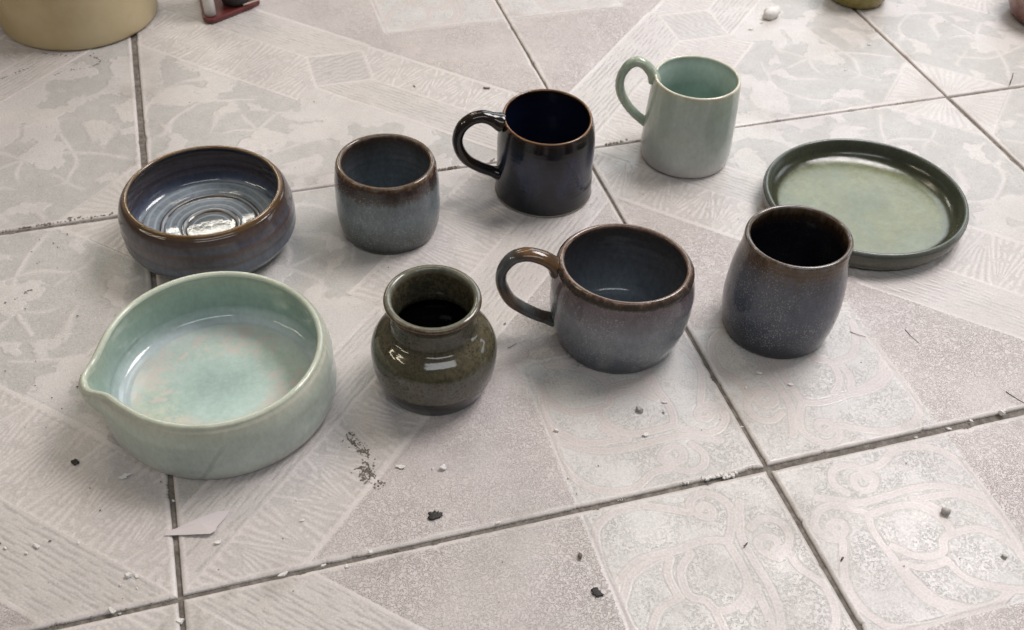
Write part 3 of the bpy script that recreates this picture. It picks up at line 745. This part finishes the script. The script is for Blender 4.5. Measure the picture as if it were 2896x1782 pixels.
body_p = [(0, 0, 0), (.0135, 0, 0), (.0155, .002, .02), (.0155, .080, .9), (.0145, .083, 1), (.012, .084, 1), (0, .084, 1)]
revolve("body", body_p, wht, btl, h=.09, seg=40, wob=0)
revolve("cap", [(0, .0842, 0), (.0130, .0842, 0), (.0142, .086, .1), (.0142, .104, .8), (.0125, .108, 1), (0, .1085, 1)], blk, btl, h=.11, seg=40, wob=0)
dpm = glaze("dark_unglazed_clay", [(0, (.030,.030,.028)), (.5, (.040,.040,.037)), (1, (.05,.05,.045)), (3, (.03,.03,.03))], warp=.1, rough=(.45, .65), bump=.4)
dpot = revolve("pot", pot_profile(.30, [.036,.047,.053,.057,.060,.061,.060,.058], .007, .008, .012, .01), dpm.mat, None, (.283 * T, 1.895 * T, .0106 * T + Z0), h=.30, seed=81, seg=72)
tag(dpot, "round dark grey pot standing on the red tray", "pot")
stk = plain("pale_wood", (.55,.50,.42), (.65,.60,.52), 60, .6, .1)
def bar(name, p0, p1, r, mat, parent=None, seg=8, taper=1.0, bend=0.0, n=5, seed=0):
    rs = np.random.RandomState(seed)
    a, b = np.array(p0, float), np.array(p1, float)
    d = b - a; L = np.linalg.norm(d); d /= L
    s_ = np.cross(d, [0, 0, 1.]); s_ = s_ / (np.linalg.norm(s_) + 1e-9) if np.linalg.norm(s_) > 1e-6 else np.array([1., 0, 0]); u = np.cross(s_, d)
    v = []; f = []
    for k in range(n):
        t_ = k / (n - 1); c = a + (b - a) * t_ + (s_ * bend * math.sin(t_ * math.pi) + s_ * rs.uniform(-1, 1) * bend * .3) * L
        rr_ = r * (1 + (taper - 1) * t_)
        for q_ in range(seg):
            an = 2 * math.pi * q_ / seg; v.append(c + (s_ * math.cos(an) + u * math.sin(an)) * rr_)
    for k in range(n - 1):
        for q_ in range(seg): f.append([k * seg + q_, k * seg + (q_ + 1) % seg, (k + 1) * seg + (q_ + 1) % seg, (k + 1) * seg + q_])
    f += [list(range(seg))[::-1], [(n - 1) * seg + q_ for q_ in range(seg)]]
    return link(name, mesh_py(name, v, f, True), mat, parent)
o = bar("stick", (.300 * T, 1.853 * T, .0085), (.352 * T, 1.862 * T, .0115), .0009, stk, taper=.5)
tag(o, "short pale wooden stick lying across the red tray edge beside the dark pot", "stick")

# ------------------------------------------------------------------ paper, flakes, grit
paper_m = plain("paper", (.585,.530,.525), (.615,.560,.555), 40, .75, .06, .0005)
PO = [(-0.0173,0.1238),(-0.01,0.1324),(-0.0005,0.1316),(0.0057,0.133),(0.0367,0.1425),(0.0508,0.1455),(0.0608,0.1482),(0.0736,0.1502),(0.0908,0.1465),(0.0835,0.1367),(0.0663,0.1163),(0.0642,0.1081),(0.0552,0.1035)]
n = len(PO)
hz = lambda x, y: .0008 + .0022 * max(0, min(1, (.124 - y) / .020)) + .0004 * math.sin(x * 60)
pv = [(x * T, y * T, hz(x, y)) for x, y in PO] + [(x * T, y * T, hz(x, y) - .00025) for x, y in PO]
cx_, cy_ = np.mean(PO, 0)
pv += [(cx_ * T, cy_ * T, hz(cx_, cy_)), (cx_ * T, cy_ * T, hz(cx_, cy_) - .00025)]
pf = [[i, 2 * n, (i + 1) % n] for i in range(n)] + [[n + i, n + (i + 1) % n, 2 * n + 1] for i in range(n)] + [[i, (i + 1) % n, n + (i + 1) % n, n + i] for i in range(n)]
paper = link("paper_scrap", mesh_py("paper_scrap", pv, pf), paper_m)
tag(paper, "torn pointed paper scrap lying over the joint below the spouted bowl", "paper scrap")

white_m = plain("white_plaster", (.66,.63,.60), (.76,.74,.71), 300, .7, .3, .0005)
grit_m = plain("grey_grit", (.38,.36,.33), (.48,.45,.42), 300, .6, .3, .0005)
shell_m = plain("grey_shard", (.30,.29,.27), (.45,.44,.41), 200, .25, .1, .0005)
black_m = plain("black_grime", (.012,.011,.010), (.035,.030,.026), 400, .55, .6, .001)
brown_m = plain("brown_debris", (.10,.075,.055), (.19,.145,.11), 300, .7, .4, .0008)
dirt_m = plain("dry_dirt", (.12,.098,.078), (.24,.205,.17), 300, .9, .6, .001)

def flake_mesh(name, w, seed, thick=.25, elong=.6, jag=.3, curl=.15, ang=None, sides=9):
    """irregular chip, w metres across"""
    rs = np.random.RandomState(seed)
    a0 = rs.uniform(0, 6.28) if ang is None else ang
    v = []; m_ = sides
    r = [1 + jag * rs.uniform(-1, 1) for _ in range(m_)]
    for lay, (sc, zz) in enumerate(((.80, 0), (1.0, .45), (.72, 1.0))):
        for i in range(m_):
            t_ = 2 * math.pi * (i + .3 * rs.uniform(-1, 1)) / m_
            x, y = math.cos(t_) * r[i] * sc * .5, math.sin(t_) * r[i] * sc * .5 * elong
            z = thick * (zz + .25 * rs.uniform(-1, 1) * (lay > 0)) + curl * (x * x) * 2 + curl * .5 * abs(y)
            v.append((w * (x * math.cos(a0) - y * math.sin(a0)), w * (x * math.sin(a0) + y * math.cos(a0)), w * z))
    mz = min(p[2] for p in v); v = [(x, y, z - mz) for x, y, z in v]
    top = (w * .04 * rs.uniform(-1, 1), w * .04 * rs.uniform(-1, 1), w * thick * 1.05)
    v += [top, (0, 0, 0)]
    f = [[k * m_ + i, k * m_ + (i + 1) % m_, (k + 1) * m_ + (i + 1) % m_, (k + 1) * m_ + i] for k in range(2) for i in range(m_)]
    f += [[2 * m_ + i, 2 * m_ + (i + 1) % m_, 3 * m_] for i in range(m_)] + [[(i + 1) % m_, i, 3 * m_ + 1] for i in range(m_)]
    return mesh_py(name, v, f)

FL = "white flakes scattered on the floor"
def flake(x, y, w, label, mat=white_m, name="plaster_flake", cat="flake", group=FL, z=.0003, seed=None, **k):
    seed = int(abs(x * 9973 + y * 7919) * 100) % 100000 if seed is None else seed
    o = link(name, flake_mesh(name, w * T, seed, **k), mat, None, (x * T, y * T, z))
    if name in ('pebble', 'grime_blob', 'grit_grain'):
        for p_ in o.data.polygons: p_.use_smooth = True
    tag(o, label, cat, group); return o

GZ = -.0019                                   # top of the grout bed
flake(-.073,.265,.0171, "ragged white flake by the lower left of the spouted bowl", thick=.14, jag=.5, elong=.55)
flake(.001,.195,.0067, "small oval white chip in the joint just above the paper scrap", thick=.3, elong=.65, z=GZ)
flake(-.213,.155,.0122, "crumbly white flake at the far lower left, upper one of three", thick=.25, jag=.4)
flake(-.228,.145,.0070, "small white crumb just below left of the crumbly flake at lower left", thick=.3)
flake(-.260,.164,.0071, "white crumb nearest the left edge of the photo", thick=.3)
flake(-.074,.060,.0142, "bright angular white chip left of the lower left joint crossing", thick=.35, elong=.75, sides=6)
flake(-.062,.057,.0095, "thin white chip touching the right of the bright angular chip", thick=.12)
flake(-.088,.047,.0044, "tiny white splinter below the bright angular chip", thick=.25)
flake(-.063,.035,.0056, "little white sliver halfway between angular chip and joint", thick=.15, elong=.4)
flake(-.101,.003,.0169, "long bright white chip across the bottom left joint", thick=.28, elong=.45, ang=-.9, sides=6)
flake(-.091,-.002,.0058, "small white crumb at the end of the long chip on the joint", thick=.4, z=GZ)
flake(-.003,-.040,.0116, "chunky white chip in the upright joint at the bottom edge", thick=.45, elong=.8, z=GZ)
flake(.068,.089,.0137, "curled pale flake right of the paper scrap point", thick=.10, elong=.6, curl=.5)
flake(.382,.165,.0226, "long thin white flake below the olive vase", thick=.10, elong=.33, ang=-.45, curl=.4)
flake(.454,.143,.0146, "upright curled white flake below and right of the olive vase", thick=.30, elong=.7, curl=.5)
flake(.435,.147,.0063, "tiny pale chip left of the upright curled flake", thick=.2)
flake(.203,.096,.0073, "small pale chip on the fan pattern right of the paper scrap", thick=.2)
flake(.199,.140,.0034, "pinhead white crumb among the fan strokes", thick=.4)
flake(.158,.0,.0143, "white flake on the lower joint, leftmost of three", thick=.2, elong=.5, ang=.3)
flake(.222,.0,.0096, "white flake on the lower joint, middle of three", thick=.2, elong=.4, ang=.3)
flake(.299,.005,.0097, "white flake on the lower joint, rightmost of three", thick=.25)
flake(.257,-.011,.0080, "pale crumb just below the lower joint", thick=.25)
flake(-.149,.146,.0071, "thin pale chip left of centre of the lower left tile", thick=.12)
flake(.668,.174,.0097, "white bead crumb left of the scroll pattern under the grey mug", thick=.4)
flake(.821,.124,.0135, "folded white flake inside the scroll pattern below the grey shard", thick=.2, curl=.5)
flake(.655,.067,.0052, "tiny white bead near the scroll border above the lower joint", thick=.4)
flake(.513,.007,.0089, "white crumb on the lower joint below the round black blob", thick=.35)
flake(1.367,-.001,.0118, "white flake in the right joint, second from the right", thick=.2, elong=.5, z=GZ)
flake(1.415,.003,.0087, "small white flake in the right joint next to the round crumb", thick=.2)
flake(1.297,-.004,.0086, "pale crumb in the right joint, leftmost of the row", thick=.3, z=GZ)
flake(1.0,.101,.0078, "pale chip in the joint between the two scroll patterns", thick=.2, elong=.4, z=GZ)
flake(1.086,.213,.0156, "oblong white flake in front of the tall charcoal tumbler", thick=.18, elong=.4, ang=-.75)
flake(1.132,.171,.0100, "rounded white flake near the right spiral of the scroll pattern", thick=.15, elong=.7)
flake(1.046,.184,.0071, "pale crumb above the left spiral of the scroll pattern", thick=.2)
flake(.996,.314,.0069, "pale chip in the joint beside the grey mug", thick=.2, elong=.5, z=GZ)
flake(.765,.319,.0128, "translucent pale flake touching the foot of the grey mug", thick=.2, elong=.6, mat=shell_m)
flake(.883,.189,.0117, "white flake with a dark edge right of the grey shard", thick=.15, elong=.4, ang=-.3)
flake(1.481,.003,.0146, "knobbly white crumb on the joint near the right edge", thick=.55, elong=.9)
flake(1.804,1.182,.009, "small white chip on the back right tile behind the green dish", thick=.2)
flake(1.936,1.288,.0103, "white chip left of the back right joint below the mustard pot", thick=.2)
flake(1.649,1.440,.0131, "small white chip below the white lump behind the celadon mug", thick=.25)
flake(1.695,1.468,.0095, "white crumb touching the shadow of the white lump", thick=.3)
o = flake(1.735,1.492,.054, "large white plaster lump lying behind the celadon mug", group=None, name="plaster_lump", cat="plaster lump", thick=.46, elong=.75, jag=.16, curl=0, sides=16, ang=.2)
for p_ in o.data.polygons: p_.use_smooth = True
# pebbles, shards and grime
flake(1.252,-.168,.0168, "grey pebble on the scroll pattern at the lower right", grit_m, "pebble", "pebble", None, thick=.6, elong=.9, jag=.12, curl=0, sides=12)
flake(1.297,-.273,.0106, "small grey stone near the lower right corner", grit_m, "pebble", "pebble", None, thick=.4, jag=.2, curl=0)
flake(.831,.181,.0165, "glassy grey shard in front of the grey mug", shell_m, "shard", "shard", None, thick=.45, elong=.65, jag=.15, curl=.1, sides=6)
flake(.872,.166,.0058, "tiny grey grain right of the glassy shard", grit_m, "grit_grain", "grit", None, thick=.4)
flake(1.034,-.207,.0098, "brown and white splinter right of the lower right joint", brown_m, "splinter", "splinter", None, thick=.35, elong=.4)
flake(.892,-.141,.0106, "dark curled shaving on the lower scroll pattern", brown_m, "shaving", "shaving", None, thick=.15, elong=.3, curl=.6)
flake(.623,-.090,.0120, "brown grain on the pink field below the lower joint", brown_m, "grit_grain", "grit", None, thick=.4)
flake(.656,.465,.0074, "small grey grain between the olive vase and the grey mug handle", grit_m, "grit_grain", "grit", None, thick=.4)
flake(.627,-.162,.0186, "black grime blob near the bottom edge", black_m, "grime_blob", "grime", None, thick=.10, jag=.32, elong=.85, sides=20, curl=0)
flake(.416,.049,.0235, "black grime blob above the lower joint below the olive vase", black_m, "grime_blob", "grime", None, thick=.10, jag=.32, elong=.85, sides=20, curl=0)
flake(-.153,.317,.0140, "black grime blob left of the spouted bowl", black_m, "grime_blob", "grime", None, thick=.14, jag=.32, elong=.9, sides=18, curl=0)
flake(.850,1.313,.0190, "dark seed husk left of the joint behind the black mug", brown_m, "seed_husk", "husk", None, thick=.14, elong=.35, ang=-.2)
flake(.673,1.364,.0095, "small dark husk behind the slate tumbler", brown_m, "seed_husk", "husk", None, thick=.2, elong=.4, ang=-1.2)
hair = plain("dark_twig", (.10,.085,.075), (.17,.15,.13), 200, .7, .1)
def twig(p0, p1, label, r=.00028, z=.0005, z1=None, bend=.025):
    o = bar("twig", (p0[0] * T, p0[1] * T, z), (p1[0] * T, p1[1] * T, z if z1 is None else z1), r, hair, seg=6, taper=.6, bend=bend, n=7, seed=int(p0[0] * 999))
    tag(o, label, "twig")
twig((.642,.398),(.662,.406), "short dark twig between the olive vase and the grey mug", .0003)
twig((1.314,.272),(1.337,.250), "thin dark twig beside the scroll pattern right of the tall tumbler", .00026)
twig((1.425,.249),(1.431,.209), "thin twig on the pink field below the green dish", .00026)
twig((1.522,.050),(1.542,.010), "dark twig near the right edge above the joint", .00032)
twig((2.192,1.008),(2.200,1.020), "dark upright twig on the joint near the top right edge", .0007, .001, .012)
twig((.305,.262),(.322,.222), "dark bent twig in the dirt smear beside the spouted bowl", .0003, bend=.08)

# plaster squeezed along one joint, dirt smears, grout crumbs: uncountable, one object each
def crumbs(name, items, mat, kind="stuff"):
    V = []; F = []
    for (x, y, w, z, sd, th_, el) in items:
        me = flake_mesh("tmp", w * T, sd, thick=th_, elong=el, jag=.45, curl=0, sides=6)
        b0 = len(V)
        V += [(v.co.x + x * T, v.co.y + y * T, v.co.z + z) for v in me.vertices]
        F += [[b0 + i for i in p.vertices] for p in me.polygons]
        bpy.data.meshes.remove(me)
    return tag(link(name, mesh_py(name, V, F), mat), kind=kind)
rs = np.random.RandomState(77)
it = [(.882 + .058 * f + rs.normal(0, .002), .006 + rs.normal(0, .0022) - .004 * (f > .6), rs.uniform(.004, .011), -.0006, k, .35, .7) for k, f in enumerate(np.linspace(0, 1, 30))] + [(.849 + rs.normal(0, .004), .006, .006, -.0005, 200 + k, .3, .5) for k in range(4)] + [(.724 + .004 * k, .003, .005, GZ, 300 + k, .2, .3) for k in range(4)]
o = crumbs("joint_plaster", it, white_m); tag(o, "ridge of white plaster squeezed out along the lower joint left of the crossing", "plaster")
it = []
for (x0, y0, x1, y1, n_, sp_) in ((.309,.262,.318,.235,34,.006),(.325,.224,.333,.204,40,.005),(.327,.184,.322,.154,110,.0085),(.338,.140,.336,.132,14,.005)):
    for k in range(n_):
        f = rs.rand(); it.append((x0 + (x1 - x0) * f + rs.normal(0, sp_), y0 + (y1 - y0) * f + rs.normal(0, sp_), rs.uniform(.0022, .0060), .0001, 400 + len(it), .12, .6))
o = crumbs("dirt_smear", it, plain("brown_smear", (.12,.10,.08), (.22,.19,.16), 300, .9, .4)); tag(o, "brown dirt smear on the fan pattern between spouted bowl and vase", "dirt")
it = []
for (x0, y0, x1, y1, n_, w0, w1, sp_) in ((-.27,1.008,-.04,1.012,70,.003,.011,.0025),(-.17,1.017,-.14,1.015,14,.006,.014,.003),(.655,1.002,.70,1.004,24,.004,.013,.003),(.77,1.006,.79,1.010,10,.004,.010,.003),
        (1.06,1.006,1.13,1.012,40,.003,.012,.003),(1.35,1.000,1.95,1.002,40,.002,.006,.002),(.0,1.30,.0,1.60,24,.002,.007,.0022),(1.0,1.30,1.0,1.42,14,.002,.006,.0016),(1.0,1.5,1.0,1.75,16,.002,.005,.0016),
        (-.4,-.001,-.01,.001,46,.002,.005,.0025),(.0,-.08,.0,.26,30,.002,.0045,.0022),(.02,.001,.9,.004,60,.0015,.004,.002),(.33,-.001,.36,.003,6,.004,.006,.001),(1.02,.0,1.55,.0,36,.0015,.004,.0025),(1.0,.05,1.0,.62,30,.0012,.003,.0012),(1.0,-.4,1.0,-.02,26,.0015,.003,.0015),(-.255,.788,-.235,.80,30,.003,.008,.006),(-.285,.768,-.26,.78,20,.003,.008,.004)):
    for k in range(n_):
        f = rs.rand(); it.append((x0 + (x1 - x0) * f + rs.normal(0, sp_ * .5), y0 + (y1 - y0) * f + rs.normal(0, sp_ * .5), rs.uniform(w0, w1) * .8, -.0010 + .0006 * rs.rand(), 900 + len(it), .25, .6))
o = crumbs("grout_crumbs", it, dirt_m); tag(o, "brown crumbs of grout and dirt along the tile joints", "crumbs")
CRACKS = [[(-0.329, 1.638), (-0.296, 1.658), (-0.245, 1.688)], [(-0.199, 1.626), (-0.175, 1.645), (-0.14, 1.643), (-0.113, 1.648), (-0.087, 1.663), (-0.089, 1.685), (-0.117, 1.711)], [(-0.228, 1.747), (-0.205, 1.734), (-0.154, 1.715), (-0.14, 1.726)]]
it = []
for ln in CRACKS:
    for (x0, y0), (x1, y1) in zip(ln[:-1], ln[1:]):
        for k in range(max(2, int(math.hypot(x1 - x0, y1 - y0) / .0035))):
            f = rs.rand(); it.append((x0 + (x1 - x0) * f + rs.normal(0, .0012), y0 + (y1 - y0) * f + rs.normal(0, .0012), rs.uniform(.002, .006), .0002, 7000 + len(it), .12, .5))
o = crumbs("crack_dirt", it, dirt_m); tag(o, "dirt lines of the cracked worn patch on the tile in front of the cream bucket", "dirt")
it = [(rs.uniform(-.35, 2.4), rs.uniform(-.38, 1.95), rs.uniform(.0012, .0034), .0002, 3000 + k, .3, .6) for k in range(110)]
it += [(rs.uniform(-.35, .08), rs.uniform(.02, 1.0), rs.uniform(.0018, .0045), .0002, 4000 + k, .25, .7) for k in range(60)]
o = crumbs("floor_grit", it, plain("dark_grit", (.06,.05,.042), (.15,.125,.105), 300, .8, .4)); tag(o, "fine dark grit scattered over the whole tiled floor", "grit")
it = [(rs.uniform(-.35, 1.6), rs.uniform(-.38, 1.2), rs.uniform(.0010, .0028), .0002, 5000 + k, .3, .6) for k in range(80)]
o = crumbs("plaster_dust", it, white_m); tag(o, "fine white plaster specks scattered over the tiles", "plaster dust")
